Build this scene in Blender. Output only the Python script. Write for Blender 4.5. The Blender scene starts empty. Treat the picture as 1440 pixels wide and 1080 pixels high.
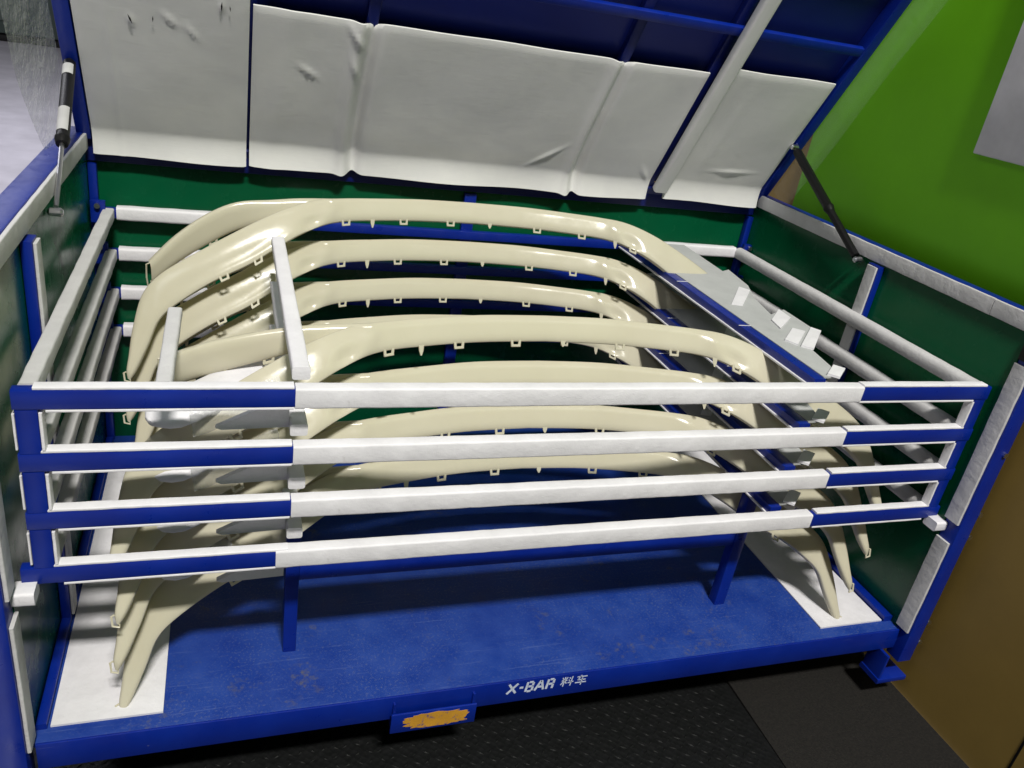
import bpy, bmesh, math, random
from mathutils import Vector, Matrix
random.seed(7)
R = math.radians
Z0 = 0.95                      # height of the top tray above the shop floor
sc = bpy.context.scene
C = sc.collection

# ------------------------------------------------------------------ camera
cam_d = bpy.data.cameras.new("camera")
cam = bpy.data.objects.new("camera", cam_d)
C.objects.link(cam)
cam.location = (0.3066, -1.2415, 0.6272 + Z0)
cam.rotation_euler = (1.1313, -0.1496, -0.3100)
cam_d.sensor_width = 36
cam_d.lens = 1128.15 / 1440 * 36
cam_d.clip_start = 0.02
cam_d.clip_end = 200
sc.camera = cam

# ------------------------------------------------------------------ light
w = bpy.data.worlds.new("World")
sc.world = w
w.use_nodes = True
w.node_tree.nodes["Background"].inputs[0].default_value = (0.80, 0.88, 1.0, 1)
w.node_tree.nodes["Background"].inputs[1].default_value = 0.07


def area(name, loc, target, sx, sy, power, col=(1, 1, 1)):
    d = bpy.data.lights.new(name, 'AREA')
    d.shape = 'RECTANGLE'
    d.size = sx
    d.size_y = sy
    d.energy = power
    d.color = col
    o = bpy.data.objects.new(name, d)
    C.objects.link(o)
    o.location = loc
    o.rotation_euler = (Vector(target) - Vector(loc)).to_track_quat('-Z', 'Y').to_euler()
    return o


area("ceiling_lamp_front", (0.7, -5.2, 8.6), (1.0, 0.35, 0.6), 1.5, 0.5, 1130, (1.0, 0.97, 0.91))
area("hall_fill", (-2.5, 5.5, 4.0), (-2.2, 6.0, 0), 4, 4, 300, (0.93, 0.93, 1.0))  # unseen fill, added to brighten the background at the left
area("side_fill", (-1.6, -1.2, 3.6), (0.6, 0.5, 0.6), 1.6, 0.6, 17, (0.92, 0.95, 1.0))  # unseen soft fill from the left, added to lift the lime wall

sc.view_settings.view_transform = 'Standard'
sc.view_settings.look = 'None'
sc.view_settings.exposure = 0.0
sc.view_settings.gamma = 1.0
sc.view_settings.use_curve_mapping = False
sc.render.engine = 'CYCLES'
sc.cycles.max_bounces = 8
sc.cycles.transparent_max_bounces = 12


# ------------------------------------------------------------------ materials
class NT:
    def __init__(s, name):
        s.m = bpy.data.materials.new(name)
        s.m.use_nodes = True
        s.t = s.m.node_tree
        s.b = s.t.nodes["Principled BSDF"]
        s.out = s.t.nodes["Material Output"]

    def n(s, kind, **kw):
        x = s.t.nodes.new(kind)
        for k, v in kw.items():
            if k in x.inputs:
                x.inputs[k].default_value = v
            else:
                setattr(x, k, v)
        return x

    def l(s, a, b):
        s.t.links.new(a, b)

    def coord(s):
        return s.n("ShaderNodeTexCoord").outputs["Object"]

    def noise(s, scale, detail=4, rough=0.55, vec=None):
        x = s.n("ShaderNodeTexNoise", Scale=scale, Detail=detail, Roughness=rough)
        s.l(vec or s.coord(), x.inputs["Vector"])
        return x.outputs["Fac"]

    def ramp(s, fac, stops):
        r = s.n("ShaderNodeValToRGB")
        e = r.color_ramp.elements
        while len(e) < len(stops):
            e.new(0.5)
        for q, (p, c) in zip(e, stops):
            q.position = p
            q.color = (*c, 1) if len(c) == 3 else c
        s.l(fac, r.inputs[0])
        return r.outputs[0]

    def mix(s, fac, a, b):
        x = s.n("ShaderNodeMix", data_type='RGBA')
        if isinstance(fac, float):
            x.inputs[0].default_value = fac
        else:
            s.l(fac, x.inputs[0])
        for i, v in ((6, a), (7, b)):
            if isinstance(v, tuple):
                x.inputs[i].default_value = (*v, 1)
            else:
                s.l(v, x.inputs[i])
        return x.outputs[2]

    def bump(s, h, strength=0.3, dist=0.002, normal=None):
        x = s.n("ShaderNodeBump", Strength=strength, Distance=dist)
        s.l(h, x.inputs["Height"])
        if normal:
            s.l(normal, x.inputs["Normal"])
        return x.outputs[0]

    def p(s, **kw):
        for k, v in kw.items():
            k = k.replace('_', ' ')
            i = s.b.inputs[k]
            if hasattr(v, 'is_linked') or hasattr(v, 'links'):
                s.l(v, i)
            elif isinstance(v, tuple):
                i.default_value = (*v, 1)
            else:
                i.default_value = v
        return s.m


def m_blue():
    s = NT("blue_enamel")
    n = s.noise(6, 5)
    c = s.ramp(n, [(0.3, (0.001, 0.012, 0.185)), (0.7, (0.002, 0.020, 0.245))])
    r = s.ramp(s.noise(30, 6), [(0.3, (0.26,) * 3), (0.75, (0.48,) * 3)])
    b = s.bump(s.noise(220, 3), 0.10, 0.001)
    ch = s.ramp(s.noise(55, 5, 0.75), [(0.70, (0, 0, 0)), (0.74, (0.55,) * 3)])
    c = s.mix(ch, c, (0.16, 0.17, 0.22))
    mp = s.n("ShaderNodeMapping")
    mp.inputs["Scale"].default_value = (0.25, 9, 9)
    s.l(s.coord(), mp.inputs[0])
    sc_ = s.ramp(s.noise(26, 3, 0.6, mp.outputs[0]), [(0.70, (0, 0, 0)), (0.76, (0.30,) * 3)])
    c = s.mix(sc_, c, (0.10, 0.14, 0.34))
    return s.p(Base_Color=c, Roughness=r, Normal=b, Specular_IOR_Level=0.4)


def m_blue_floor():
    s = NT("blue_enamel_scuffed")
    n = s.noise(7, 8, 0.7)
    c = s.ramp(n, [(0.30, (0.005, 0.026, 0.20)), (0.62, (0.012, 0.045, 0.25)), (0.8, (0.030, 0.062, 0.25))])
    # dry dust speckle
    sp = s.ramp(s.noise(170, 4, 0.7), [(0.54, (0, 0, 0)), (0.68, (1, 1, 1))])
    ar = s.ramp(s.noise(3.2, 4, 0.6), [(0.34, (0.10,) * 3), (0.60, (0.95,) * 3)])
    mm = s.n("ShaderNodeMath", operation='MULTIPLY')
    s.l(sp, mm.inputs[0]); s.l(ar, mm.inputs[1])
    c2 = s.mix(mm.outputs[0], c, (0.075, 0.10, 0.22))
    # ochre grime patches
    g1 = s.ramp(s.noise(5.0, 6, 0.75), [(0.56, (0, 0, 0)), (0.68, (0.9,) * 3)])
    g2 = s.ramp(s.noise(60, 4, 0.7), [(0.48, (0, 0, 0)), (0.6, (0.75,) * 3)])
    m2 = s.n("ShaderNodeMath", operation='MULTIPLY')
    s.l(g1, m2.inputs[0]); s.l(g2, m2.inputs[1])
    c3 = s.mix(m2.outputs[0], c2, (0.10, 0.095, 0.07))
    mp = s.n("ShaderNodeMapping")
    mp.inputs["Scale"].default_value = (0.3, 7, 1); mp.inputs["Rotation"].default_value = (0, 0, 0.5)
    s.l(s.coord(), mp.inputs[0])
    sk = s.ramp(s.noise(16, 5, 0.7, mp.outputs[0]), [(0.60, (0, 0, 0)), (0.70, (0.5,) * 3)])
    c3 = s.mix(sk, c3, (0.07, 0.11, 0.30))
    r = s.ramp(s.noise(14, 6), [(0.3, (0.34,) * 3), (0.75, (0.62,) * 3)])
    b = s.bump(s.noise(160, 4), 0.2, 0.001)
    return s.p(Base_Color=c3, Roughness=r, Normal=b, Specular_IOR_Level=0.35)


def m_navy():
    s = NT("navy_sheet_steel")
    c = s.ramp(s.noise(4, 5), [(0.3, (0.002, 0.006, 0.085)), (0.75, (0.003, 0.010, 0.12))])
    return s.p(Base_Color=c, Roughness=0.42, Specular_IOR_Level=0.35)


def m_green():
    s = NT("green_acrylic_sheet")
    c = s.ramp(s.noise(3, 4), [(0.3, (0.0008, 0.058, 0.022)), (0.75, (0.001, 0.072, 0.028))])
    r = s.ramp(s.noise(18, 6), [(0.35, (0.20,) * 3), (0.8, (0.34,) * 3)])
    return s.p(Base_Color=c, Roughness=r, Specular_IOR_Level=0.22)


def m_foam(name="white_foam", base=(0.74, 0.73, 0.76), dirt=0.5, bumps=0.35):
    s = NT(name)
    n = s.noise(9, 6, 0.65)
    c = s.ramp(n, [(0.28, tuple(v * 0.86 for v in base)), (0.6, base)])
    st = s.ramp(s.noise(34, 5, 0.75), [(0.64, (0, 0, 0)), (0.80, (dirt,) * 3)])
    c2 = s.mix(st, c, (0.30, 0.28, 0.26))
    b1 = s.bump(s.noise(420, 2), 0.25, 0.0008)
    b = s.bump(s.noise(26, 4, 0.6), bumps, 0.006, b1)
    return s.p(Base_Color=c2, Roughness=0.62, Normal=b, Specular_IOR_Level=0.3)


def m_lining():
    s = NT("grey_white_foam_lining")
    c = s.ramp(s.noise(5, 5, 0.6), [(0.3, (0.60, 0.60, 0.60)), (0.7, (0.69, 0.69, 0.67))])
    mp = s.n("ShaderNodeMapping")
    mp.inputs["Scale"].default_value = (0.35, 3, 3)
    s.l(s.coord(), mp.inputs[0])
    b1 = s.bump(s.noise(90, 4, 0.7, mp.outputs[0]), 0.22, 0.0016)
    b = s.bump(s.noise(9, 3, 0.5), 0.14, 0.010, b1)
    return s.p(Base_Color=c, Roughness=0.42, Normal=b, Specular_IOR_Level=0.4)


def m_cream():
    s = NT("unpainted_cream_plastic")
    c = s.ramp(s.noise(7, 4), [(0.3, (0.67, 0.645, 0.51)), (0.7, (0.72, 0.695, 0.565))])
    r = s.ramp(s.noise(40, 6, 0.7), [(0.3, (0.13,) * 3), (0.75, (0.24,) * 3)])
    b = s.bump(s.noise(14, 4), 0.09, 0.005)
    du = s.ramp(s.noise(75, 6, 0.8), [(0.66, (0, 0, 0)), (0.80, (0.22,) * 3)])
    c = s.mix(du, c, (0.42, 0.38, 0.28))
    s.p(Base_Color=c, Roughness=r, Normal=b, Specular_IOR_Level=0.45)
    tr = s.n("ShaderNodeBsdfTranslucent")
    tr.inputs["Color"].default_value = (0.72, 0.62, 0.27, 1)
    mx = s.n("ShaderNodeMixShader")
    mx.inputs[0].default_value = 0.32
    s.l(s.b.outputs[0], mx.inputs[1]); s.l(tr.outputs[0], mx.inputs[2])
    s.l(mx.outputs[0], s.out.inputs[0])
    return s.m


def m_film(name="clear_plastic_film", fac=0.09):
    s = NT(name)
    s.p(Base_Color=(0.75, 0.76, 0.78), Roughness=0.18)
    b = s.bump(s.noise(9, 5, 0.65), 0.9 if fac > .2 else 0.3, 0.03)
    s.l(b, s.b.inputs["Normal"])
    t = s.n("ShaderNodeBsdfTransparent")
    mx = s.n("ShaderNodeMixShader")
    mx.inputs[0].default_value = fac
    s.l(t.outputs[0], mx.inputs[1]); s.l(s.b.outputs[0], mx.inputs[2])
    s.l(mx.outputs[0], s.out.inputs[0])
    return s.m


def m_simple(name, col, rough=0.5, metal=0.0, var=0.12, scale=8, bump=0.0, bscale=80, spec=0.4):
    s = NT(name)
    c = s.ramp(s.noise(scale, 6, 0.65), [(0.3, tuple(v * (1 - var) for v in col)), (0.7, tuple(min(1, v * (1 + var)) for v in col))])
    kw = dict(Base_Color=c, Roughness=rough, Metallic=metal, Specular_IOR_Level=spec)
    if bump:
        kw['Normal'] = s.bump(s.noise(bscale, 4), bump, 0.002)
    return s.p(**kw)


def m_rubber():
    s = NT("black_rubber_mat")
    v = s.n("ShaderNodeMapping")
    v.inputs["Rotation"].default_value = (0, 0, R(45))
    v.inputs["Scale"].default_value = (1, 1, 1)
    s.l(s.coord(), v.inputs[0])
    ch = s.n("ShaderNodeTexVoronoi", Scale=70.0)
    ch.inputs["Randomness"].default_value = 0.45
    s.l(v.outputs[0], ch.inputs["Vector"])
    c = s.ramp(s.noise(40, 6, 0.8), [(0.35, (0.003, 0.0035, 0.0035)), (0.64, (0.006, 0.0065, 0.007)), (0.74, (0.035, 0.034, 0.034))])
    b = s.bump(ch.outputs["Distance"], 0.5, 0.003)
    return s.p(Base_Color=c, Roughness=0.6, Normal=b, Specular_IOR_Level=0.2)


M = {}
M['blue'] = m_blue()
M['bluefloor'] = m_blue_floor()
M['navy'] = m_navy()
M['green'] = m_green()
M['foam'] = m_foam()
M['foam_old'] = m_foam("white_foam_worn", (0.55, 0.545, 0.55), 0.9, 0.5)
M['lining'] = m_lining()
M['table'] = m_foam('grey_foam_board', (0.44, 0.45, 0.45), 0.6, 0.3)
M['cream'] = m_cream()
M['film'] = m_film(fac=0.06)
M['film_hazy'] = m_film('crinkled_hazy_film', 0.34)
M['steel'] = m_simple("zinc_plated_steel", (0.62, 0.62, 0.64), 0.28, 1.0)
M['black'] = m_simple("black_paint", (0.005, 0.005, 0.0055), 0.45, spec=0.25)
M['sticker'] = m_simple("paper_sticker", (0.42, 0.42, 0.42), 0.6)
def m_worn(name, col, scale, lo, hi):
    s = NT(name)
    k_ = s.ramp(s.noise(scale, 6, 0.7), [(lo, (0, 0, 0)), (hi, (1, 1, 1))])
    v_ = s.ramp(s.noise(scale * .4, 4), [(0.3, tuple(c_ * .75 for c_ in col)), (0.7, col)])
    return s.p(Base_Color=s.mix(k_, (0.006, 0.024, 0.20), v_), Roughness=0.55)


M['yellow'] = m_worn("worn_yellow_paint", (0.62, 0.31, 0.03), 55, 0.36, 0.46)
M['white_paint'] = m_worn('white_stencil_paint', (0.62, 0.69, 0.84), 110, 0.30, 0.42)
M['lime'] = m_simple("lime_green_wall_paint", (0.165, 0.53, 0.003), 0.55, var=0.10, scale=2.0, bump=0.05)
M['brown'] = m_simple("brown_wall_board", (0.25, 0.165, 0.038), 0.6, var=0.12, scale=3)
M['rubber'] = m_rubber()
M['greymat'] = m_simple("grey_black_carpet_mat", (0.0065, 0.0056, 0.0045), 0.85, var=0.8, scale=160, bump=0.8, bscale=240)
M['concrete'] = m_simple("polished_grey_concrete", (0.40, 0.385, 0.43), 0.4, var=0.14, scale=2.5)
M['greyboard'] = m_simple("grey_panel_board", (0.60, 0.59, 0.61), 0.5)
M['darkmachine'] = m_simple("dark_green_machine_paint", (0.035, 0.05, 0.045), 0.5)
M['tread'] = m_simple("scratched_aluminium", (0.55, 0.55, 0.56), 0.35, 1.0, var=0.2, scale=40)


# ------------------------------------------------------------------ mesh helpers
class MB:
    def __init__(s):
        s.v = []
        s.f = []

    def add(s, v, f):
        k = len(s.v)
        s.v += [Vector(x) for x in v]
        s.f += [tuple(i + k for i in q) for q in f]
        return s

    def sweep(s, rings, cap=True, closed=True):
        n = len(rings[0])
        v = [p for r in rings for p in r]
        f = []
        for i in range(len(rings) - 1):
            for j in range(n if closed else n - 1):
                a = i * n + j
                b = i * n + (j + 1) % n
                f.append((a, b, b + n, a + n))
        if cap and closed:
            f.append(tuple(range(n - 1, -1, -1)))
            f.append(tuple(range((len(rings) - 1) * n, len(rings) * n)))
        return s.add(v, f)

    def box(s, a, b, bev=0.0025):
        a = Vector(a); b = Vector(b)
        d = [abs(b[i] - a[i]) for i in range(3)]
        bev = min(bev, min(d) * 0.35)
        ax = max(range(3), key=lambda i: d[i])
        c = (a + b) / 2
        h = Vector((0, 0, 0)); h[ax] = d[ax] / 2
        o = [i for i in range(3) if i != ax]
        e1 = Vector((0, 0, 0)); e1[o[0]] = 1
        e2 = Vector((0, 0, 0)); e2[o[1]] = 1
        return s.prof(c - h, c + h, d[o[0]], d[o[1]], bev, e1, e2, 2)

    def prof(s, p0, p1, w, h, r, e1=None, e2=None, seg=2, n=1, jit=0.0, path=None):
        """rounded-rectangle bar along a line or a path (w across e1, h across e2)"""
        pts = [Vector(q) for q in path] if path else [Vector(p0).lerp(Vector(p1), i / n) for i in range(n + 1)]
        rings = []
        rnd = random.Random(int(sum(abs(q) for q in pts[0]) * 1e4) + len(pts))
        for i, q in enumerate(pts):
            t = (pts[min(i + 1, len(pts) - 1)] - pts[max(i - 1, 0)]).normalized()
            if e1 is None:
                u1 = t.cross(Vector((0, 0, 1)))
                if u1.length < 1e-4:
                    u1 = Vector((1, 0, 0))
                u1.normalize()
                u2 = u1.cross(t).normalized()
            else:
                u1, u2 = Vector(e1), Vector(e2)
            k = 1 + (rnd.uniform(-1, 1) * jit / max(w, h) if jit else 0)
            k2 = 1 + (rnd.uniform(-1, 1) * jit / max(w, h) if jit else 0)
            ring = []
            for cx, cy, a0 in ((1, 1, 0), (-1, 1, 90), (-1, -1, 180), (1, -1, 270)):
                for g in range(seg + 1):
                    a = R(a0 + 90 * g / seg)
                    ring.append(q + u1 * (cx * (w / 2 - r) + r * math.cos(a)) * k + u2 * (cy * (h / 2 - r) + r * math.sin(a)) * k2)
            rings.append(ring)
        return s.sweep(rings)

    def tube(s, path, r, seg=12):
        pts = [Vector(q) for q in path]
        rr = r if isinstance(r, (list, tuple)) else [r] * len(pts)
        rings = []
        for i, q in enumerate(pts):
            t = (pts[min(i + 1, len(pts) - 1)] - pts[max(i - 1, 0)]).normalized()
            up = Vector((0, 0, 1)) if abs(t.z) < 0.9 else Vector((1, 0, 0))
            u = t.cross(up).normalized()
            v = u.cross(t)
            rings.append([q + (u * math.cos(2 * math.pi * g / seg) + v * math.sin(2 * math.pi * g / seg)) * rr[i] for g in range(seg)])
        return s.sweep(rings)

    def prism(s, poly, n, th):
        """convex or simple polygon (3D points) extruded along n by th"""
        n = Vector(n) * th
        k = len(poly)
        v = [Vector(q) for q in poly] + [Vector(q) + n for q in poly]
        f = [tuple(range(k - 1, -1, -1)), tuple(range(k, 2 * k))] + [(i, (i + 1) % k, (i + 1) % k + k, i + k) for i in range(k)]
        return s.add(v, f)


WORLD = {}


def obj(name, mb, mat, parent=None, smooth=False, angle=35):
    me = bpy.data.meshes.new(name)
    lo = Vector([min(p[i] for p in mb.v) for i in range(3)])
    hi = Vector([max(p[i] for p in mb.v) for i in range(3)])
    c = (lo + hi) / 2
    c.z = lo.z if parent is None else c.z
    me.from_pydata([p - c for p in mb.v], [], mb.f)
    bm = bmesh.new(); bm.from_mesh(me)
    bmesh.ops.recalc_face_normals(bm, faces=bm.faces)
    bm.to_mesh(me); bm.free()
    me.materials.append(mat)
    if smooth:
        me.polygons.foreach_set('use_smooth', [True] * len(me.polygons))
        if angle < 180:
            try:
                me.set_sharp_from_angle(angle=R(angle))
            except Exception:
                pass
    o = bpy.data.objects.new(name, me)
    C.objects.link(o)
    WORLD[o.name] = c
    o.location = c - (WORLD[parent.name] if parent else Vector((0, 0, 0)))
    if parent:
        o.parent = parent
    return o


def thing(name, loc, label, cat, group=None):
    o = bpy.data.objects.new(name, None)
    o.empty_display_size = 0.1
    C.objects.link(o)
    o.location = loc
    WORLD[o.name] = Vector(loc)
    return tag(o, label, cat, group)


def tag(o, label, cat, group=None, kind=None):
    if label: o['label'] = label
    if cat: o['category'] = cat
    if group: o['group'] = group
    if kind: o['kind'] = kind
    return o


def struct(o):
    o['kind'] = 'structure'
    return o


def z(v):
    return v + Z0


def B(name, x0, x1, y0, y1, z0, z1, mat, parent, bev=0.0025):
    return obj(name, MB().box((x0, y0, z(z0)), (x1, y1, z(z1)), bev), M[mat], parent, True)


ZB = -0.715                  # deck of the cart
XL, XR = -0.0287, 2.0125     # inner faces of the side walls
YB = 1.10                    # inner face of the back wall
ZW = 0.185                   # top of the walls

# ------------------------------------------------------------------ setting
g = MB().add([(-60, -40, 0), (60, -40, 0), (60, 60, 0), (-60, 60, 0)], [(0, 1, 2, 3)])
struct(obj("floor", g, M['concrete']))
wall = struct(obj("wall", MB().box((2.105, -3.0, 0.0), (2.22, 3.2, 3.6), 0.004), M['brown']))
obj("board_joint", MB().box((2.1035, -0.380, 0.0), (2.1049, -0.374, z(0.09)), 0.0003), M['black'], wall)
gp = obj("green_wall_panel", MB().box((2.090, -3.0, z(0.10)), (2.1035, 1.0, 3.5), 0.003), M['lime'], None, True)
tag(gp, "lime green painted wall panel above the cart's right side", "wall panel")
gb = obj("grey_notice_panel", MB().box((2.060, -0.6, z(0.472)), (2.088, 0.352, z(1.2)), 0.004), M['greyboard'], None, True)
tag(gb, "plain light grey board hanging on the lime green wall", "board")
mat1 = obj("rubber_mat", MB().box((-0.09, -2.2, 0.001), (1.60, 1.0, 0.008), 0.003), M['rubber'])
tag(mat1, "black textured rubber mat under the cart", "mat")
mat2 = obj("floor_mat", MB().prism([(1.56, -2.2, 0.0010), (2.095, -2.2, 0.0010), (2.095, 1.0, 0.0010), (1.62, 1.0, 0.0010)], (0, 0, 1), 0.011), M['greymat'])
tag(mat2, "dark grey speckled floor mat against the brown wall", "mat")
td = MB()
rt = random.Random(5)
for i in range(66):
    for j in range(46):
        x = -0.06 + i * 0.0250
        y = -0.95 + j * 0.0250
        if x > 1.54: continue
        a = R((40 if (i + j) % 2 else -40) + rt.uniform(-9, 9))
        l_ = 0.0095 * rt.uniform(.85, 1.1)
        dx, dy = math.cos(a) * l_, math.sin(a) * l_
        px, py = -math.sin(a) * 0.0028, math.cos(a) * 0.0028
        td.add([(x - dx, y - dy, .0081), (x + px, y + py, .0081), (x + dx, y + dy, .0081), (x - px, y - py, .0081), (x, y, .0081 + .0022 * rt.uniform(.6, 1))],
               [(0, 1, 4), (1, 2, 4), (2, 3, 4), (3, 0, 4)])
o = obj("tread_pattern", td, M['rubber'], mat1); o['kind'] = 'stuff'
tp = MB().box((-0.75, -1.6, 0.001), (-0.095, 0.75, 0.007), 0.002)
plate = obj("tread_plate", tp, M['tread'])
tag(plate, "bright scratched metal tread plate left of the cart", "floor plate")
tb = MB()
for i in range(30):
    for j in range(-2, 24):
        x = -0.70 + i * 0.0207
        y = -1.5 + j * 0.09 + (0.045 if i % 2 else 0)
        if y > 0.7 or x > -0.11: continue
        a = R(45 if i % 2 else -45)
        dx, dy = math.cos(a) * 0.014, math.sin(a) * 0.014
        px, py = -math.sin(a) * 0.0035, math.cos(a) * 0.0035
        tb.add([(x - dx, y - dy, .0071), (x + px, y + py, .0071), (x + dx, y + dy, .0071), (x - px, y - py, .0071),
                (x, y, .0095)], [(0, 1, 4), (1, 2, 4), (2, 3, 4), (3, 0, 4)])
o = obj("tread_pattern", tb, M['tread'], plate); o['kind'] = 'stuff'
mach = thing("machine_cabinet", (-4.2, 13.6, 0), "dark green machine cabinet far behind at the top left", "cabinet")
obj("body", MB().box((-6.6, 13.2, 0.12), (-1.75, 14.6, 3.4), 0.02), M['darkmachine'], mach, True)
obj("plinth", MB().box((-6.5, 13.3, 0.0), (-1.85, 14.5, 0.118), 0.01), M['black'], mach, True)
obj("door", MB().box((-4.6, 13.16, 0.3), (-2.4, 13.198, 3.1), 0.01), M['darkmachine'], mach, True)
cab2 = thing("tool_locker", (-0.75, 9.2, 0), "dark narrow locker far behind beside the lid's left edge", "locker")
obj("body", MB().box((-1.30, 9.0, 0.05), (-0.45, 9.6, 2.6), 0.01), M['darkmachine'], cab2, True)
obj("plinth", MB().box((-1.27, 9.03, 0.0), (-0.48, 9.57, 0.049), 0.005), M['black'], cab2, True)

# ------------------------------------------------------------------ cart
cart = thing("parts_cart", (1.0, 0.5, 0), "blue steel parts cart with green sides and a raised lid", "cart")
deck = B("deck", -0.03, 2.02, -0.030, 1.10, ZB - 0.012, ZB, 'bluefloor', cart)
B("front_lip", -0.022, 2.018, -0.0365, -0.0305, ZB - 0.062, ZB + 0.002, 'blue', cart, 0.002)
B("under_beam", 0.05, 1.95, 0.05, 0.12, ZB - 0.07, ZB - 0.0125, 'blue', cart)
B("under_beam", 0.05, 1.95, 0.95, 1.02, ZB - 0.07, ZB - 0.0125, 'blue', cart)
# walls
lw = B("side_wall", XL - 0.008, XL, -0.02, YB, ZB - 0.01, ZW - 0.02, 'green', cart, 0.001)
rw = B("side_wall", XR, XR + 0.008, -0.02, YB, ZB - 0.01, ZW - 0.02, 'green', cart, 0.001)
bw = B("back_wall", XL, XR, YB, YB + 0.008, ZB - 0.01, ZW - 0.02, 'green', cart, 0.001)
B("rim", XL - 0.050, XL - 0.001, -0.06, YB + 0.03, ZW - 0.045, ZW, 'blue', cart)
B("rim", XR + 0.001, XR + 0.030, -0.06, YB + 0.03, ZW - 0.045, ZW, 'blue', cart)
B("rim", XL, XR, YB - 0.012, YB - 0.0005, ZW - 0.075, ZW, 'navy', cart)  # blue back beam; navy puts the lid flange's shadow into its colour


def foam_bar(name, p0, p1, wd, ht, parent, r=None, n=14, jit=0.0016, mat='foam', e1=None, e2=None):
    mb = MB().prof(Vector(p0) + Vector((0, 0, Z0)), Vector(p1) + Vector((0, 0, Z0)), wd, ht, r if r is not None else min(wd, ht) * 0.28, e1, e2, 3, n, jit)
    return obj(name, mb, M[mat], parent, True, 50)


EX, EY, EZ = Vector((1, 0, 0)), Vector((0, 1, 0)), Vector((0, 0, 1))
foam_bar("rim_foam", (XL + 0.0035, -0.05, ZW - 0.021), (XL + 0.0035, YB - 0.03, ZW - 0.021), 0.008, 0.040, cart, 0.002, 24, 0.0012, 'foam_old', EX, EZ)
foam_bar("rim_foam", (XR - 0.0035, 0.09, ZW - 0.021), (XR - 0.0035, YB - 0.03, ZW - 0.021), 0.008, 0.040, cart, 0.002, 24, 0.0012, 'foam_old', EX, EZ)
foam_bar("rim_foam", (XR - 0.0035, -0.05, ZW - 0.021), (XR - 0.0035, 0.088, ZW - 0.021), 0.008, 0.040, cart, 0.002, 4, 0.0012, 'foam_old', EX, EZ)
# back-wall posts
B("back_post", 0.985, 1.022, YB - 0.018, YB - 0.0005, ZB, ZW - 0.08, 'blue', cart)
B("corner_post", XL + 0.001, XL + 0.022, YB - 0.024, YB - 0.0005, ZB, ZW - 0.08, 'blue', cart)
B("corner_post", XR - 0.022, XR - 0.001, YB - 0.024, YB - 0.0005, ZB, ZW - 0.08, 'blue', cart)
# side mid posts with foam
for sx, xi, yc in ((1, XL, 0.31), (-1, XR, 0.468)):
    a, b = sorted((xi + sx * 0.0008, xi + sx * 0.020))
    B("wall_post", a, b, yc - 0.022, yc + 0.022, ZB, ZW - 0.046, 'blue', cart)
    foam_bar("post_foam", (xi + sx * 0.0235, yc, ZB + 0.02), (xi + sx * 0.0235, yc, ZW - 0.05), 0.006, 0.038, cart, 0.0018, 16, 0.001, 'foam_old', EX, EY)
# front posts
for sx, xi in ((-1, XL), (1, XR)):
    a, b = sorted((xi + sx * 0.0015, xi + sx * 0.046))
    fp = B("front_post", a, b, -0.066, -0.021, ZB - 0.085, ZW - 0.105, 'blue', cart)
    foam_bar("post_foam", (xi - sx * 0.0025, -0.040, ZB + 0.012), (xi - sx * 0.0025, -0.040, -0.412), 0.007, 0.042, cart, 0.002, 10, 0.0012, 'foam_old', EX, EY)
    foam_bar("post_foam", (xi - sx * 0.0025, -0.040, -0.355), (xi - sx * 0.0025, -0.040, ZW - 0.115), 0.007, 0.042, cart, 0.002, 14, 0.0012, 'foam_old', EX, EY)
    foam_bar("bracket_foam", (xi - sx * 0.034, -0.012, -0.380), (xi + sx * 0.001, -0.012, -0.380), 0.040, 0.026, cart, 0.005, 4, 0.001, 'foam', EY, EZ)
    for zc in (ZB + 0.01, -0.36):
        a2, b2 = sorted((xi + sx * 0.046, xi + sx * 0.052))
        hg = B("hinge_plate", a2, b2, -0.060, -0.026, zc - 0.05, zc + 0.05, 'black', cart, 0.0015)
        for dz in (-0.034, 0.034):
            mb = MB().tube([(xi + sx * 0.0515, -0.0665, z(zc + dz)), (xi + sx * 0.0515, -0.052, z(zc + dz))], 0.0075, 8)
            obj("bolt", mb, M['steel'], hg, True)
    for zc in (-0.15, -0.02):
        mb = MB().tube([(xi + sx * 0.034, -0.071, z(zc)), (xi + sx * 0.034, -0.0655, z(zc))], 0.007, 8)
        obj("bolt", mb, M['steel'], cart, True)
B("latch", XR - 0.006, XR + 0.03, -0.062, -0.022, ZW - 0.104, ZW - 0.058, 'black', cart)
# deck skirting, pads, centre stand
B("skirting", XR - 0.028, XR - 0.001, 0.0, YB - 0.03, ZB + 0.0005, ZB + 0.018, 'blue', cart)
B("skirting", XL + 0.001, XL + 0.020, 0.0, YB - 0.03, ZB + 0.0005, ZB + 0.014, 'blue', cart)
for a, b in ((-0.004, 0.191), (1.778, 1.981)):
    mb = MB().box((a, 0.003, z(ZB + 0.0004)), (b, 1.02, z(ZB + 0.005)), 0.001)
    obj("deck_pad", mb, M['foam'], cart, True)
for a, b in ((0.424, 0.452), (1.528, 1.560)):
    B("stand_post", a, b, 0.130, 0.160, ZB + 0.0005, -0.376, 'blue', cart)
B("stand_beam", 0.4525, 1.5275, 0.134, 0.158, -0.522, -0.484, 'blue', cart)
B("stand_beam", 0.4525, 1.5275, 0.80, 0.825, -0.425, -0.385, 'blue', cart)
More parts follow.
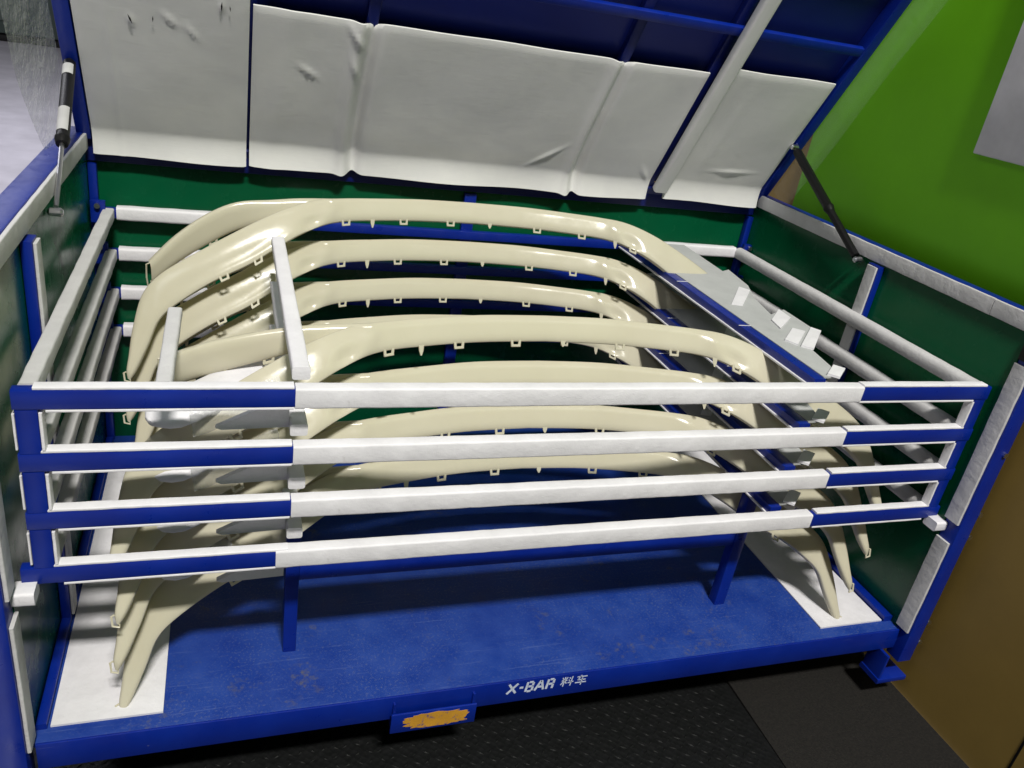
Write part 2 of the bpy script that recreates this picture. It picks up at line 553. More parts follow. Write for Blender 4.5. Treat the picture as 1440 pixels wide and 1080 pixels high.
# tow pocket
tw = MB()
tw.box((0.637, -0.050, z(-0.806)), (0.825, -0.0445, z(-0.752)))
tw.box((0.640, -0.044, z(-0.806)), (0.646, 0.05, z(-0.7275)))
tw.box((0.816, -0.044, z(-0.806)), (0.822, 0.05, z(-0.7275)))
tw.box((0.6465, -0.044, z(-0.806)), (0.8155, 0.05, z(-0.800)))
pocket = obj("tow_pocket", tw, M['blue'], cart, True)
py = []
rr = random.Random(3)
for i in range(40):
    a = 2 * math.pi * i / 40
    ca, sa = math.cos(a), math.sin(a)
    k = 1 + rr.uniform(-0.16, 0.10)
    py.append((0.738 + 0.074 * k * math.copysign(abs(ca) ** 0.6, ca), -0.0502, z(-0.778) + 0.020 * k * math.copysign(abs(sa) ** 0.7, sa)))
obj("paint_patch", MB().prism(py, (0, -1, 0), 0.0006), M['yellow'], pocket)
# casters
for cx in (0.10, 1.965):
    for cy in (0.20, 0.95):
        cb = MB()
        cb.box((cx - 0.06, cy - 0.075, z(ZB - 0.088)), (cx + 0.06, cy + 0.055, z(ZB - 0.0715)), 0.003)
        cb.prism([(cx - 0.055, cy - 0.065, z(ZB - 0.0885)), (cx - 0.055, cy + 0.045, z(ZB - 0.0885)), (cx - 0.055, cy + 0.02, z(ZB - 0.20)), (cx - 0.055, cy - 0.06, z(ZB - 0.185))], (1, 0, 0), 0.005)
        cb.prism([(cx + 0.050, cy - 0.065, z(ZB - 0.0885)), (cx + 0.050, cy + 0.045, z(ZB - 0.0885)), (cx + 0.050, cy + 0.02, z(ZB - 0.20)), (cx + 0.050, cy - 0.06, z(ZB - 0.185))], (1, 0, 0), 0.005)
        br = obj("caster_bracket", cb, M['blue'], cart, True)
        obj("caster_wheel", MB().tube([(cx - 0.025, cy - 0.02, 0.072), (cx - 0.02, cy - 0.02, 0.072), (cx + 0.02, cy - 0.02, 0.072), (cx + 0.025, cy - 0.02, 0.072)], [0.055, 0.062, 0.062, 0.055], 20), M['black'], br, True)
B("foot_bracket", 1.968, 2.066, -0.070, 0.0, -0.870, -0.855, 'blue', cart)
B("foot_bracket", 1.972, 1.980, -0.066, -0.001, -0.854, -0.778, 'blue', cart)

# stencilled writing on the front lip:  X-BAR and the two characters for "material cart"
LET = {
    'X': [((0, 0), (1, 1)), ((0, 1), (.42, .58)), ((.58, .42), (1, 0))],
    '-': [((.1, .5), (.9, .5))],
    'B': [((.08, 0), (.08, 1)), ((.28, 1), (.8, .96)), ((.85, .93), (.85, .58)), ((.3, .52), (.8, .52)), ((.9, .46), (.9, .06)), ((.28, 0), (.8, .02))],
    'A': [((0, 0), (.45, 1)), ((.52, 1), (1, 0)), ((.32, .34), (.72, .34))],
    'R': [((.08, 0), (.08, 1)), ((.28, 1), (.8, .97)), ((.86, .95), (.86, .56)), ((.28, .50), (.8, .50)), ((.86, .44), (.86, 0))],
    'L': [((.02, .62), (.46, .62)), ((.24, 1), (.24, 0)), ((.05, .95), (.14, .74)), ((.44, .95), (.34, .74)), ((.2, .55), (.02, .2)), ((.28, .55), (.46, .3)),
          ((.82, 1), (.82, 0)), ((.56, .34), (1, .44)), ((.6, .9), (.7, .78)), ((.58, .66), (.68, .56))],
    'C': [((.05, .84), (.95, .84)), ((.42, 1), (.18, .5)), ((.18, .5), (.88, .5)), ((.0, .22), (1, .22)), ((.56, .7), (.56, -.06))],
}


def letter(ch, x, wd, ht, zb, th):
    mb = MB()
    for (a, b) in LET[ch]:
        p = Vector((x + a[0] * wd + 0.12 * ht * a[1], -0.03655, z(zb + a[1] * ht)))
        q = Vector((x + b[0] * wd + 0.12 * ht * b[1], -0.03655, z(zb + b[1] * ht)))
        d = (q - p).normalized()
        nn = Vector((-d.z, 0, d.x)) * th / 2
        mb.prism([p - nn, q - nn, q + nn, p + nn], (0, -1, 0), 0.0004)
    return mb


xs = 0.897
for ch, wd in (('X', .021), ('-', .011), ('B', .018), ('A', .021), ('R', .018), (None, .006), ('L', .031), ('C', .028)):
    if ch:
        th = 0.0054 if ch in 'X-BAR' else 0.0028
        obj("stencil_letter" if ch in 'X-BAR' else "stencil_character", letter(ch, xs, wd, 0.028, -0.7495, th), M['white_paint'], cart)
    xs += wd + 0.0056

# ------------------------------------------------------------------ lid (a part of the cart, opened to about 59 degrees)
LA = R(59)
LV = Vector((0, -math.cos(LA), math.sin(LA)))      # along the lid, away from the hinge
LN = Vector((0, -math.sin(LA), -math.cos(LA)))     # inner side
LH = Vector((0, 1.075, z(ZW)))


def LP(x, v, h=0.0):
    return LH + Vector((x, 0, 0)) + LV * v + LN * h


def lid_box(x0, x1, v0, v1, h0, h1, bev=0.002):
    d = [x1 - x0, v1 - v0, h1 - h0]
    if d[0] >= d[1]:
        return MB().prof(LP(x0, (v0 + v1) / 2, (h0 + h1) / 2), LP(x1, (v0 + v1) / 2, (h0 + h1) / 2), d[1], d[2], min(bev, d[1] * .3, d[2] * .3), LV, LN, 2)
    return MB().prof(LP((x0 + x1) / 2, v0, (h0 + h1) / 2), LP((x0 + x1) / 2, v1, (h0 + h1) / 2), d[0], d[2], min(bev, d[0] * .3, d[2] * .3), EX, LN, 2)


LL = 1.16
lid = obj("lid", lid_box(-0.045, 2.028, -0.01, LL, -0.030, -0.026), M['navy'], cart, True)
for a, b in ((-0.045, -0.012), (1.995, 2.028)):
    obj("lid_edge", lid_box(a, b, -0.01, LL, -0.0255, 0.014), M['blue'], lid, True)
obj("lid_edge", lid_box(-0.0115, 1.9945, LL - 0.03, LL, -0.0255, 0.014), M['blue'], lid, True)
obj("lid_edge", lid_box(-0.0115, 1.9945, -0.045, -0.012, -0.0255, 0.006), M['navy'], lid, True)
for a in (0.362, 0.640, 1.315, 1.588):
    obj("rib", lid_box(a - 0.014, a + 0.014, -0.010, LL - 0.031, -0.0255, -0.004), M['navy'], lid, True)
obj("cross_bar", lid_box(0.40, 1.994, 0.545, 0.570, -0.0035, 0.012), M['blue'], lid, True)
obj("cross_bar", lid_box(0.40, 1.994, 0.86, 0.885, -0.0035, 0.012), M['blue'], lid, True)
mb = MB().prof(None, None, 0.046, 0.030, 0.008, EX, LN, 3, path=[LP(1.610, v, 0.030) for v in [0.008 + 0.06 * i for i in range(19)]], jit=0.001)
obj("foam_bar", mb, M['lining'], lid, True, 50)


def lining(name, x0, x1, v0, v1, grooves=(), creases=(), curl=0.03, th=0.0045, top=None, nx=None, nv=70):
    nx = nx or max(12, int((x1 - x0) / 0.006))
    rr = random.Random(int(x0 * 1000) + 5)
    ph = [rr.uniform(0, 6.28) for _ in range(8)]
    F = []; Bk = []
    for j in range(nv + 1):
        tv = (j / nv) ** 1.5
        v = v0 + (v1 - v0) * tv
        rf = []; rb = []
        for i in range(nx + 1):
            x = x0 + (x1 - x0) * i / nx
            e = min(x - x0, x1 - x, (v1 - v) * 1.0)
            h = 0.012 + 0.003 * (1 - math.exp(-e / 0.006))
            h += 0.0012 * math.sin(9 * x + 4 * v + ph[0]) + 0.0010 * math.sin(17 * x - 8 * v + ph[1]) * math.sin(11 * v + ph[2])
            c = max(0.0, 1 - (v - v0) / 0.062)
            h += curl * c ** 1.6 * (1 + 0.12 * math.sin(14 * x + ph[3]))
            dip = 0
            for gx, gw, gd in grooves:
                gxx = gx + 0.004 * math.sin(9 * v + ph[4])
                q = math.exp(-((x - gxx) / gw) ** 2)
                h -= gd * q
                h += gd * 0.55 * math.exp(-((x - gxx + 2.1 * gw) / (gw * 1.1)) ** 2)
                dip += q
            for (cx, cv, cl, ca, cw, chh) in creases:
                dx, dv = x - cx, v - cv
                al = dx * math.cos(ca) + dv * math.sin(ca)
                ac = -dx * math.sin(ca) + dv * math.cos(ca)
                h += 0.55 * abs(chh) * math.exp(-(al / cl) ** 2 - (ac / cw) ** 2)
            vv = v - dip * 0.016 * tv + 0.0008 * tv * math.sin(23 * x + ph[5])
            rf.append(LP(x, vv, h)); rb.append(LP(x, vv, h - th))
        F.append(rf); Bk.append(rb)
    mb = MB()
    n = nx + 1
    mb.sweep(F, closed=False)
    k = len(mb.v)
    mb.sweep(Bk, closed=False)
    rim = [i for i in range(n)] + [j * n + nx for j in range(1, nv + 1)] + [nv * n + i for i in range(nx - 1, -1, -1)] + [j * n for j in range(nv - 1, 0, -1)]
    m = len(rim)
    mb.f += [(rim[i], rim[(i + 1) % m], rim[(i + 1) % m] + k, rim[i] + k) for i in range(m)]
    return obj(name, mb, M['lining'], lid, True, 60)


lining("lid_lining", -0.008, 0.360, -0.032, 0.80, (), ((0.19, 0.36, .02, 2.4, .005, .008), (0.235, 0.335, .022, 2.3, .005, -.006), (0.11, 0.345, .012, 1.8, .004, -.008), (0.30, 0.41, .012, 1.5, .004, -.009), (0.06, 0.2, .35, 1.57, .006, .003)), nv=110)
lining("lid_lining", 0.3675, 1.572, -0.028, 0.425, ((0.642, .015, .019), (1.315, .013, .017)),
       ((0.50, 0.27, .025, 2.6, .005, .009), (0.605, 0.385, .03, 2.2, .006, .012), (0.61, 0.30, .03, 1.9, .006, .009), (1.20, 0.085, .05, .7, .006, .008), (1.54, .05, .03, 2.2, .006, .007), (0.44, .2, .4, 1.5, .03, .006)))
lining("lid_lining", 1.628, 1.985, -0.018, 0.45, (), ((1.83, .095, .06, .05, .006, .008), (1.72, .2, .2, 1.5, .02, .003)))
# small tears in the lining
for (x, v, l_, a) in ((0.108, 0.352, .012, 1.9), (0.300, 0.415, .012, 1.5), (0.318, 0.412, .007, 1.7), (0.155, 0.36, .008, 1.5)):
    d = Vector((math.cos(a), math.sin(a))) * l_
    pn = Vector((-d.y, d.x)) * 0.16
    obj("tear", MB().prism([LP(x - d.x, v - d.y, .0185), LP(x + pn.x, v + pn.y, .0185), LP(x + d.x, v + d.y, .0185), LP(x - pn.x, v - pn.y, .0185)], LN, 0.0015), M['black'], lid)
# clear film curtains along both lid edges
for xf, s_, wdt in ((-0.052, -1, 0.30), (2.036, 1, 0.075)):
    F = []
    rr = random.Random(11)
    for i in range(25):
        v = 0.03 + i * 0.045
        row = []
        for j in range(7):
            h = 0.012 + wdt * j / 6 * (min(1, 0.55 + v * 1.1) if s_ < 0 else 1)
            row.append(LP(xf + s_ * (0.003 * math.sin(i * 0.5 + j * 0.9) * j / 6 + 0.02 * j / 6), v, h))
        F.append(row)
    mb = MB().sweep(F, closed=False)
    obj("film_curtain", mb, M['film' if s_ > 0 else 'film_hazy'], lid, True, 180)

# gas struts: cylinder > rod, eyes, sticker
for xs_, nm in ((XL + 0.004, 'l'), (1.988, 'r')):
    top = Vector((xs_, 0.942, z(0.366))); bot = Vector((xs_, 0.529, z(0.134)))
    if nm == 'l':
        top = Vector((-0.030, 0.965, z(0.372))); bot = Vector((-0.012, 0.535, z(0.125)))
    d = (bot - top)
    cyl = obj("gas_strut", MB().tube([top + d * .03, top + d * .05, top + d * .55, top + d * .56, top + d * .57, top + d * .60], [.008, .0135, .0135, .0155, .0155, .012], 14), M['black'], cart, True)
    obj("rod", MB().tube([top + d * .59, top + d * .97], .0048 if nm == 'l' else .0115, 10), M['steel'] if nm == 'l' else M['black'], cyl, True)
    for q, s_ in ((top, 1), (bot, -1)):
        mbx = MB().tube([q + Vector((-0.014, 0, 0)), q + Vector((-0.010, 0, 0)), q + Vector((0.010, 0, 0)), q + Vector((0.014, 0, 0))], [.005, .0085, .0085, .005], 10)
        obj("pivot_stud", mbx, M['steel'], cyl, True)
    if nm == 'l':
        for a, b in ((.08, .15), (.38, .53)):
            F = []
            dd = d.normalized(); u = dd.cross(EY).normalized(); vv = u.cross(dd)
            for t in (a, b):
                F.append([top + d * t + (u * math.cos(g_) + vv * math.sin(g_)) * 0.0139 for g_ in [R(-150 + 14 * k) for k in range(9)]])
            obj("sticker", MB().sweep(F, closed=False), M['sticker'], cyl, True)

# ------------------------------------------------------------------ trays
LEV = [0.0, -0.1122, -0.2244, -0.3366]
ORD = ['topmost', 'second', 'third', 'lowest']
TL = ["topmost white-wrapped blue rack tray, open frame above the other three",
      "second rack tray from the top, blue frame with white foam wrap",
      "third rack tray from the top, blue frame with white foam wrap",
      "lowest rack tray, blue frame with white foam wrap over the deck"]


def tray(k):
    zt = LEV[k]
    t = thing("rack_tray", (1.0, 0.55, z(zt - 0.036)), TL[k], "tray", "stacked rack trays in the cart")
    xl, xr = (0.0, 2.0) if k < 3 else (-0.018, 2.006)
    fr = B("front_rail", xl, xr, 0.0, 0.0215, zt - 0.037, zt - 0.003, 'blue', t, 0.003)
    # foam laid over and under the bare ends, full sleeve in the middle
    foam_bar("foam_strip", (0.030, 0.0112, zt - 0.0005), (0.416, 0.0112, zt - 0.0005), 0.0205, 0.0055, fr, 0.0015, 18, 0.0012, 'foam', EY, EZ)
    foam_bar("foam_strip", (1.622, 0.0112, zt - 0.0005), (1.985, 0.0112, zt - 0.0005), 0.0205, 0.0055, fr, 0.0015, 18, 0.0012, 'foam', EY, EZ)
    foam_bar("foam_strip", (0.045, 0.0112, zt - 0.0395), (0.416, 0.0112, zt - 0.0395), 0.0215, 0.0045, fr, 0.001, 14, 0.0008, 'foam', EY, EZ)
    foam_bar("foam_strip", (1.622, 0.0112, zt - 0.0395), (1.96, 0.0112, zt - 0.0395), 0.0215, 0.0045, fr, 0.001, 14, 0.0008, 'foam', EY, EZ)
    xa = 0.418 - 0.004 * k * (k == 3) * 2; xb = 1.622 - 0.004 * k
    foam_bar("foam_sleeve", (xa, 0.0115, zt - 0.0203), (xb, 0.0115, zt - 0.0203), 0.0285, 0.0385, fr, 0.004, 60, 0.0009, 'foam', EY, EZ)
    # side rails
    for xc, nm, mt in ((0.018, 'l', 'foam_old'), (1.980, 'r', 'foam_old')):
        sr = B("side_rail", xc - 0.010, xc + 0.010, 0.022, 1.064, zt - 0.030, zt - 0.008, 'blue', t)
        foam_bar("foam_sleeve", (xc, 0.0265, zt - 0.0185), (xc, 1.062, zt - 0.0185), 0.027 if nm == 'l' else 0.036, 0.029 if nm == 'l' else 0.038, sr, 0.004 if nm == 'l' else 0.014, 34, 0.0014, mt, EX, EZ)
    # rear rail
    rr_ = B("back_rail", 0.0, 2.0, 1.0645, 1.086, zt - 0.032, zt - 0.006, 'blue', t)
    foam_bar("foam_sleeve", (0.036, 1.075, zt - 0.0185), (0.45 - 0.04 * k, 1.075, zt - 0.0185), 0.032, 0.036, rr_, 0.007, 12, 0.0015, 'foam', EY, EZ)
    foam_bar("foam_sleeve", (1.66, 1.075, zt - 0.0185), (1.965, 1.075, zt - 0.0185), 0.032, 0.036, rr_, 0.007, 10, 0.0015, 'foam', EY, EZ)
    for xc in (-0.006, 2.004):
        hb = B("hinge_block", xc - 0.018, xc + 0.018, 1.046, 1.0635, zt - 0.040, zt + 0.016, 'blue', t, 0.002)
        obj("hinge_pin", MB().tube([(xc, 1.036, z(zt + 0.006)), (xc, 1.0455, z(zt + 0.006))], 0.007, 10), M['steel'], hb, True)
    # corner posts standing on the tray below
    if k < 3:
        for a, b in ((0.002, 0.034), (1.966, 1.998)):
            cp = B("corner_post", a, b, 0.0005, 0.021, LEV[k + 1] - 0.0028, zt - 0.0375, 'blue', t)
            xf = b + 0.003 if a < 1 else a - 0.003
            foam_bar("post_foam", (xf, 0.0115, LEV[k + 1] + 0.003), (xf, 0.0115, zt - 0.043), 0.005, 0.023, cp, 0.0015, 6, 0.001, 'foam', EX, EY)
            if a < 1:
                foam_bar("post_foam", (a - 0.0025, 0.0115, LEV[k + 1] + 0.004), (a - 0.0025, 0.0115, zt - 0.045), 0.0035, 0.020, cp, 0.001, 6, 0.0008, 'foam', EX, EY)
    # inner foam bar on the left, leaning up over the trims
    pth = [(0.430 - 0.006 * i / 12, 0.040 + 0.635 * i / 12, z(zt + 0.008 + 0.040 * (i / 12) ** 1.2)) for i in range(13)]
    obj("foam_bar", MB().prof(None, None, 0.030, 0.024, 0.004, EX, EZ, 2, path=pth, jit=0.001), M['foam'], t, True, 50)
    # short foam pad
    if k == 0:
        foam_bar("foam_pad", (0.212, 0.030, zt - 0.012), (0.215, 0.330, zt + 0.000), 0.026, 0.020, t, 0.005, 8, 0.0012, 'foam_old', EX, EZ)
    # foam paddle under the left front
    pth = [(0.415 - 0.232 * i / 10, 0.315 - 0.212 * i / 10, z(zt - 0.090 - 0.030 * i / 10)) for i in range(11)]
    ring = MB()
    rg = []
    ax_ = (Vector(pth[-1]) - Vector(pth[0])).normalized(); sd_ = ax_.cross(EZ).normalized(); up_ = sd_.cross(ax_)
    for tq in (0, .25, .5, .7, .82, .90, .95, .985, 1.0):
        c_ = Vector(pth[0]).lerp(Vector(pth[-1]), tq)
        e_ = max(0.0, (tq - .82) / .18)
        hw = 0.050 * math.sqrt(max(0.02, 1 - e_ * e_)); hh_ = 0.014 * math.sqrt(max(0.12, 1 - e_ ** 3))
        rg.append([c_ + sd_ * hw * math.copysign(abs(math.cos(g_)) ** .7, math.cos(g_)) + up_ * hh_ * math.copysign(abs(math.sin(g_)) ** .7, math.sin(g_)) for g_ in [2 * math.pi * q_ / 20 for q_ in range(20)]])
    ring.sweep(rg)
    obj("foam_paddle", ring, M['foam'], t, True, 50)
    obj("foam_flap", MB().prism([(0.414, 0.062, z(zt - 0.050)), (0.372, 0.060, z(zt - 0.066)), (0.290, 0.054, z(zt - 0.104)), (0.300, 0.054, z(zt - 0.1085)), (0.414, 0.060, z(zt - 0.1085))], (0, 1, 0), 0.012), M['foam'], t)
    if k < 2:
        F = []
        for i in range(13):
            u_ = i / 12
            F.append([Vector((0.400 - 0.150 * u_ + 0.004 * math.sin(5 * u_ + j), 0.150 - 0.060 * u_ - 0.012 * j, z(zt - 0.050 - 0.040 * u_ - 0.011 * j + 0.004 * math.sin(9 * u_ + 1.3 * j)))) for j in range(4)])
        obj("film_wrap", MB().sweep(F, closed=False), M['film_hazy'], t, True, 180)
    # blue inner rail on the right with its foam table
    ir = B("inner_rail", 1.515, 1.545, 0.0345, 1.064, zt - 0.022, zt + 0.001, 'blue', t, 0.002)
    foam_bar("edge_foam", (1.5125, 0.04, zt - 0.0195), (1.5125, 1.05, zt - 0.0195), 0.005, 0.005, ir, 0.001, 20, 0.0008, 'foam', EX, EZ)
    for yy in (0.335, 0.66):
        obj("cable_tie", MB().box((1.5105, yy, z(zt + 0.0012)), (1.5455, yy + 0.002, z(zt + 0.0026)), 0.0005), M['foam'], ir)
    rr2 = random.Random(20 + k)
    ed = [(1.546, 0.045), (1.587, 0.048), (1.605, .103), (1.626, .203), (1.728, .30), (1.731, .462), (1.668, .421), (1.694, .545), (1.741, .654), (1.765, .80), (1.735, .78), (1.753, 1.05), (1.546, 1.05)]
    poly = [(x + (rr2.uniform(-.005, .005) if x > 1.6 else 0), y, z(zt - 0.003)) for x, y in ed]
    pn = obj("foam_table", MB().prism(poly, (0, 0, 1), 0.0045), M['table'], t)
    for n_, q in enumerate(([(1.583, 0.486), (1.699, 0.632), (1.72, 0.605), (1.614, 0.479)], [(1.634, 0.374), (1.713, 0.455), (1.708, 0.394), (1.622, 0.317)],
              [(1.583, 0.244), (1.660, 0.320), (1.685, 0.300), (1.600, 0.215)], [(1.606, 0.210), (1.722, 0.327), (1.737, 0.304), (1.628, 0.190)], [(1.560, 0.052), (1.612, 0.098), (1.630, 0.078), (1.580, 0.034)])):
        if k > 0 and n_ not in (0, 4): continue
        obj("tape_tab", MB().prism([(x, y, z(zt + 0.0013)) for x, y in q], (0, 0, 1), 0.003 + 0.0007 * n_), M['foam'], pn)
    return t


for k in range(4):
    tray(k)

# ------------------------------------------------------------------ cream trim bars
MAIN = [(0, .33, .015, 0, .30, -.035), (.15, .322, .015, .15, .292, -.036), (.28, .297, .014, .28, .268, -.037), (.38, .275, .012, .38, .242, -.040),
        (.45, .255, .006, .45, .205, -.052), (.53, .225, -.018, .52, .170, -.082), (.62, .195, -.060, .60, .142, -.130), (.72, .165, -.115, .69, .120, -.174),
        (.80, .145, -.165, .766, .102, -.224), (.842, .125, -.212, .806, .085, -.260), (.862, .085, -.28, .828, .06, -.310), (.871, .05, -.34, .849, .036, -.354), (.875, .034, -.368, .859, .027, -.374), (.872, .026, -.385, .867, .024, -.387)]
UP_B = [(.40, .266, .010, .40, .254, -.012), (.48, .268, .004, .48, .254, -.030), (.55, .262, -.004, .55, .252, -.052), (.63, .252, -.014, .63, .250, -.078), (.70, .240, -.046, .70, .240, -.116), (.77, .228, -.100, .77, .232, -.164), (.83, .215, -.164, .83, .222, -.218)]
UP_F = [(.40, .266, .010, .40, .254, -.012), (.48, .264, .006, .48, .252, -.026), (.55, .262, .0, .55, .250, -.044), (.63, .256, -.014, .63, .252, -.070), (.70, .250, -.03, .70, .252, -.092), (.745, .247, -.045, .745, .252, -.108), (.785, .245, -.06, .785, .252, -.122)]


def cr(P, t):
    """Catmull-Rom over rows, t in 0..len-1"""
    i = min(int(t), len(P) - 2)
    u = t - i
    p0, p1, p2, p3 = P[max(i - 1, 0)], P[i], P[i + 1], P[min(i + 2, len(P) - 1)]
    return [0.5 * ((2 * b) + (-a + c) * u + (2 * a - 5 * b + 4 * c - d) * u * u + (-a + 3 * b - 3 * c + d) * u ** 3) for a, b, c, d in zip(p0, p1, p2, p3)]


def ribbon(rows, bulge, flange, recess=None):
    """rows: list of (T, B) Vectors; returns open sheet with an outward swell and folded edges"""
    n = len(rows)
    rings = []
    for i, (T, Bm) in enumerate(rows):
        a = (rows[min(i + 1, n - 1)][0] + rows[min(i + 1, n - 1)][1]) - (rows[max(i - 1, 0)][0] + rows[max(i - 1, 0)][1])
        a.normalize()
        dn = Bm - T
        nn = a.cross(dn).normalized()
        if nn.dot(Vector((0, -1, 0.8))) < 0:
            nn = -nn
        L = dn.length
        bl = min(bulge, L * 0.28); fl = min(flange, L * 0.5)
        rg = [T - nn * fl + dn * 0.02, T - nn * fl * 0.4]
        for q in (0, .03, .08, .16, .25, .30, .36, .48, .60, .72, .82, .90, .95, .98, 1.0):
            hh = bl * (1 - abs(2 * q - 1) ** 4.5)
            if recess:
                hh -= recess(i / (n - 1), q)
            rg.append(T + dn * q + nn * hh)
        rg += [Bm - nn * fl * 0.35, Bm - nn * fl * 0.8 - dn * 0.02]
        rings.append(rg)
    return rings


def sheet(rings, th=0.0026):
    """give an open sheet real thickness"""
    mb = MB()
    n = len(rings[0]); m = len(rings)
    back = []
    for i in range(m):
        row = []
        for j in range(n):
            du = rings[min(i + 1, m - 1)][j] - rings[max(i - 1, 0)][j]
            dv = rings[i][min(j + 1, n - 1)] - rings[i][max(j - 1, 0)]
            nn = du.cross(dv)
            nn = nn.normalized() if nn.length > 1e-12 else Vector((0, 0, 0))
            row.append(rings[i][j] + nn * th)
        back.append(row)
    mb.sweep(rings, closed=False)
    k = len(mb.v)
    mb.sweep(back, closed=False)
    rim = [j for j in range(n)] + [i * n + n - 1 for i in range(1, m)] + [(m - 1) * n + j for j in range(n - 2, -1, -1)] + [i * n for i in range(m - 2, 0, -1)]
    q = len(rim)
    mb.f += [(rim[i], rim[(i + 1) % q], rim[(i + 1) % q] + k, rim[i] + k) for i in range(q)]
    return mb


def clip_square(p, a, dn, wd=0.024, ht=0.0125):
    mb = MB()
    t = a.cross(dn).normalized() * 0.0022
    b0 = p - dn * 0.003
    n_ = a.cross(dn).normalized()

    def bar(q0, q1, w_, t_):
        d_ = (q1 - q0).normalized()
        mb.prof(q0, q1, w_, t_, 0.0009, d_.cross(n_).normalized(), n_, 1)
    bar(b0 - a * wd * .40, b0 - a * wd * .34 + dn * ht, 0.0058, 0.004)
    bar(b0 + a * wd * .40, b0 + a * wd * .34 + dn * ht, 0.0058, 0.004)
    bar(b0 - a * wd * .45 + dn * ht, b0 + a * wd * .45 + dn * ht, 0.0055, 0.0044)
    return mb


def clip_pin(p, a, dn, wd=0.011, ht=0.022):
    t = a.cross(dn).normalized()
    b0 = p - dn * 0.003
    q = [b0 - a * wd / 2, b0 + a * wd / 2, b0 + a * wd * .38 + dn * ht * .55, b0 + a * wd * .12 + dn * ht, b0 - a * wd * .12 + dn * ht, b0 - a * wd * .38 + dn * ht * .55]
    return MB().prism([v - t * 0.0015 for v in q], t, 0.003)


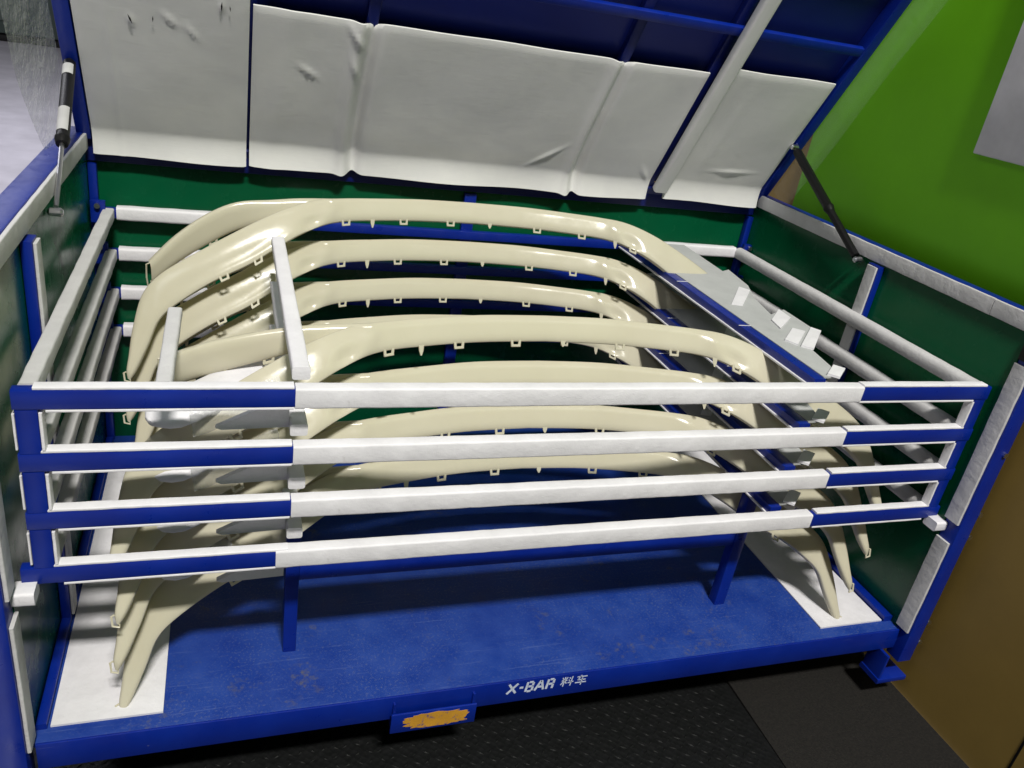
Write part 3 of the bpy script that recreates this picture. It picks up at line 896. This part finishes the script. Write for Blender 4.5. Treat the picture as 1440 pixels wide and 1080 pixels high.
def trim(off, xc, up, label, seed, tilt=0.0):
    rnd = random.Random(seed)
    loc = Vector((xc, 0.33 + off[1], z(off[2]) - 0.385))
    t = thing("trim_bar", loc, label, "trim bar", "cream trim bars racked in the cart")
    piv = Vector((0, 0.25, 0))

    def W(sd, s, y, zz):
        ca, sa = math.cos(tilt), math.sin(tilt)
        y -= piv.y
        y, zz = y * ca - zz * sa, y * sa + zz * ca
        return Vector((xc + sd * s + off[0], y + piv.y + off[1], z(zz + off[2])))
    # one continuous body from tip to tip
    NS = 74
    rows = []
    sv = []
    for i in range(-NS, NS + 1):
        sd = -1 if i < 0 else 1
        q = cr(MAIN, abs(i) / NS * (len(MAIN) - 1))
        rows.append((W(sd, q[0], q[1], q[2]), W(sd, q[3], q[4], q[5])))
        sv.append(sd * q[0])

    def rec(tt, q):
        s = abs(sv[int(round(tt * 2 * NS))])
        # pressed-in wedge where the bar forks, and a soft ridge along the arm
        d = 0.010 * math.exp(-((s - 0.455) / 0.022) ** 2 - ((q - 0.78) / 0.20) ** 2)
        d -= 0.006 * math.exp(-((s - 0.405) / 0.018) ** 2 - ((q - 0.45) / 0.35) ** 2)
        if s > 0.5:
            d += 0.0035 * math.exp(-((q - 0.72) / 0.16) ** 2) * min(1, (s - 0.5) / 0.08) * max(0, min(1, (0.84 - s) / 0.1))
        return d
    body = obj("bar_body", sheet(ribbon(rows, 0.0055, 0.016, rec)), M['cream'], t, True, 70)
    # upper arms behind the fork
    for sd in (-1, 1):
        rw_ = []
        for i in range(31):
            q = cr(up, i / 30 * (len(up) - 1))
            if sd > 0:
                e_ = max(0.0, min(1.0, (q[0] - 0.42) / 0.14))
                q[2] -= 0.065 * e_; q[5] -= 0.050 * e_; q[1] -= 0.030 * e_; q[4] -= 0.02 * e_
            rw_.append((W(sd, q[0], q[1], q[2]), W(sd, q[3], q[4], q[5])))
        arm = obj("upper_arm", sheet(ribbon(rw_, 0.005, 0.010)), M['cream'], t, True, 70)
        T, Bm = rw_[-1]
        a = (rw_[-1][1] - rw_[-4][1]).normalized()
        dn = (Bm - T).normalized()
        for ii, kk in ((27, 's'), (24, 'p'), (19, 's'), (13, 's')):
            aa = (rw_[ii][1] - rw_[ii - 2][1]).normalized(); dd = (rw_[ii][1] - rw_[ii][0]).normalized()
            obj("square_clip" if kk == 's' else "pin_clip", (clip_square if kk == 's' else clip_pin)(rw_[ii][1], aa, dd), M['cream'], arm)
        hook = MB().prof(None, None, 0.004, 0.0032, 0.001, None, None, 1, path=[T + a * .001, T + a * .012 - dn * .004, T + a * .013 + dn * .03, Bm + a * .010 + dn * .004, Bm - a * .002 + dn * .002])
        obj("end_hook", hook, M['cream'], arm)
    # clips along the lower edge
    for s, kind in ((-.371, 's'), (-.291, 'p'), (-.202, 's'), (-.059, 's'), (.053, 'q'), (.170, 's'), (.314, 's'), (.403, 'p'), (.455, 's')):
        i = min(range(len(sv)), key=lambda j: abs(sv[j] - s))
        a = (rows[i + 1][1] - rows[i - 1][1]).normalized()
        dn = Vector((0, -0.35, -0.93))
        p = rows[i][1]
        if kind == 's':
            c_ = clip_square(p, a, dn)
            obj("square_clip", c_, M['cream'], t)
        else:
            obj("pin_clip", clip_pin(p, a, dn, 0.012, 0.022 if kind == 'p' else 0.014), M['cream'], t)
    # clips on the arms and hooks at the tips
    for sd in (-1, 1):
        for s in (0.60, 0.68):
            i = min(range(len(sv)), key=lambda j: abs(sv[j] - sd * s))
            a = (rows[i + 1][1] - rows[i - 1][1]).normalized()
            dd = (rows[i][1] - rows[i][0]).normalized()
            obj("square_clip", clip_square(rows[i][1], a, dd), M['cream'], t)
        T, Bm = rows[0] if sd < 0 else rows[-1]
        T2 = rows[5][0] if sd < 0 else rows[-6][0]
        u = (T - T2).normalized()
        o_ = Vector((sd, -0.2, 0)).normalized()
        hk = MB().prof(None, None, 0.0045, 0.0035, 0.001, None, None, 1, path=[T - u * .016, T - u * .014 + o_ * .006, T + u * .004 + o_ * .007, Bm + u * .005, Bm - u * .003])
        obj("end_hook", hk, M['cream'], t)
    return t


BL = ["topmost cream plastic trim bar of the back row, highest of all",
      "cream trim bar second from the top in the back row",
      "cream trim bar third from the top in the back row",
      "lowest cream trim bar of the back row, mostly hidden behind the front ones"]
FL = ["highest cream trim bar of the front row, standing clear above the topmost front rail",
      "front-row cream trim bar lying right behind the topmost white front rail",
      "front-row cream trim bar seen between the topmost and second front rails",
      "lowest front-row cream trim bar, its tips resting on the white deck pads"]
for k in range(4):
    trim((0, 0.58, 0.105 + LEV[k]), 0.965 + (0, -.006, .004, .01)[k], UP_B, BL[k], 40 + k)
for k in range(4):
    trim((0, 0, LEV[k]), 0.985 + (0, .004, -.004, 0)[k], UP_F, FL[k], 60 + k)
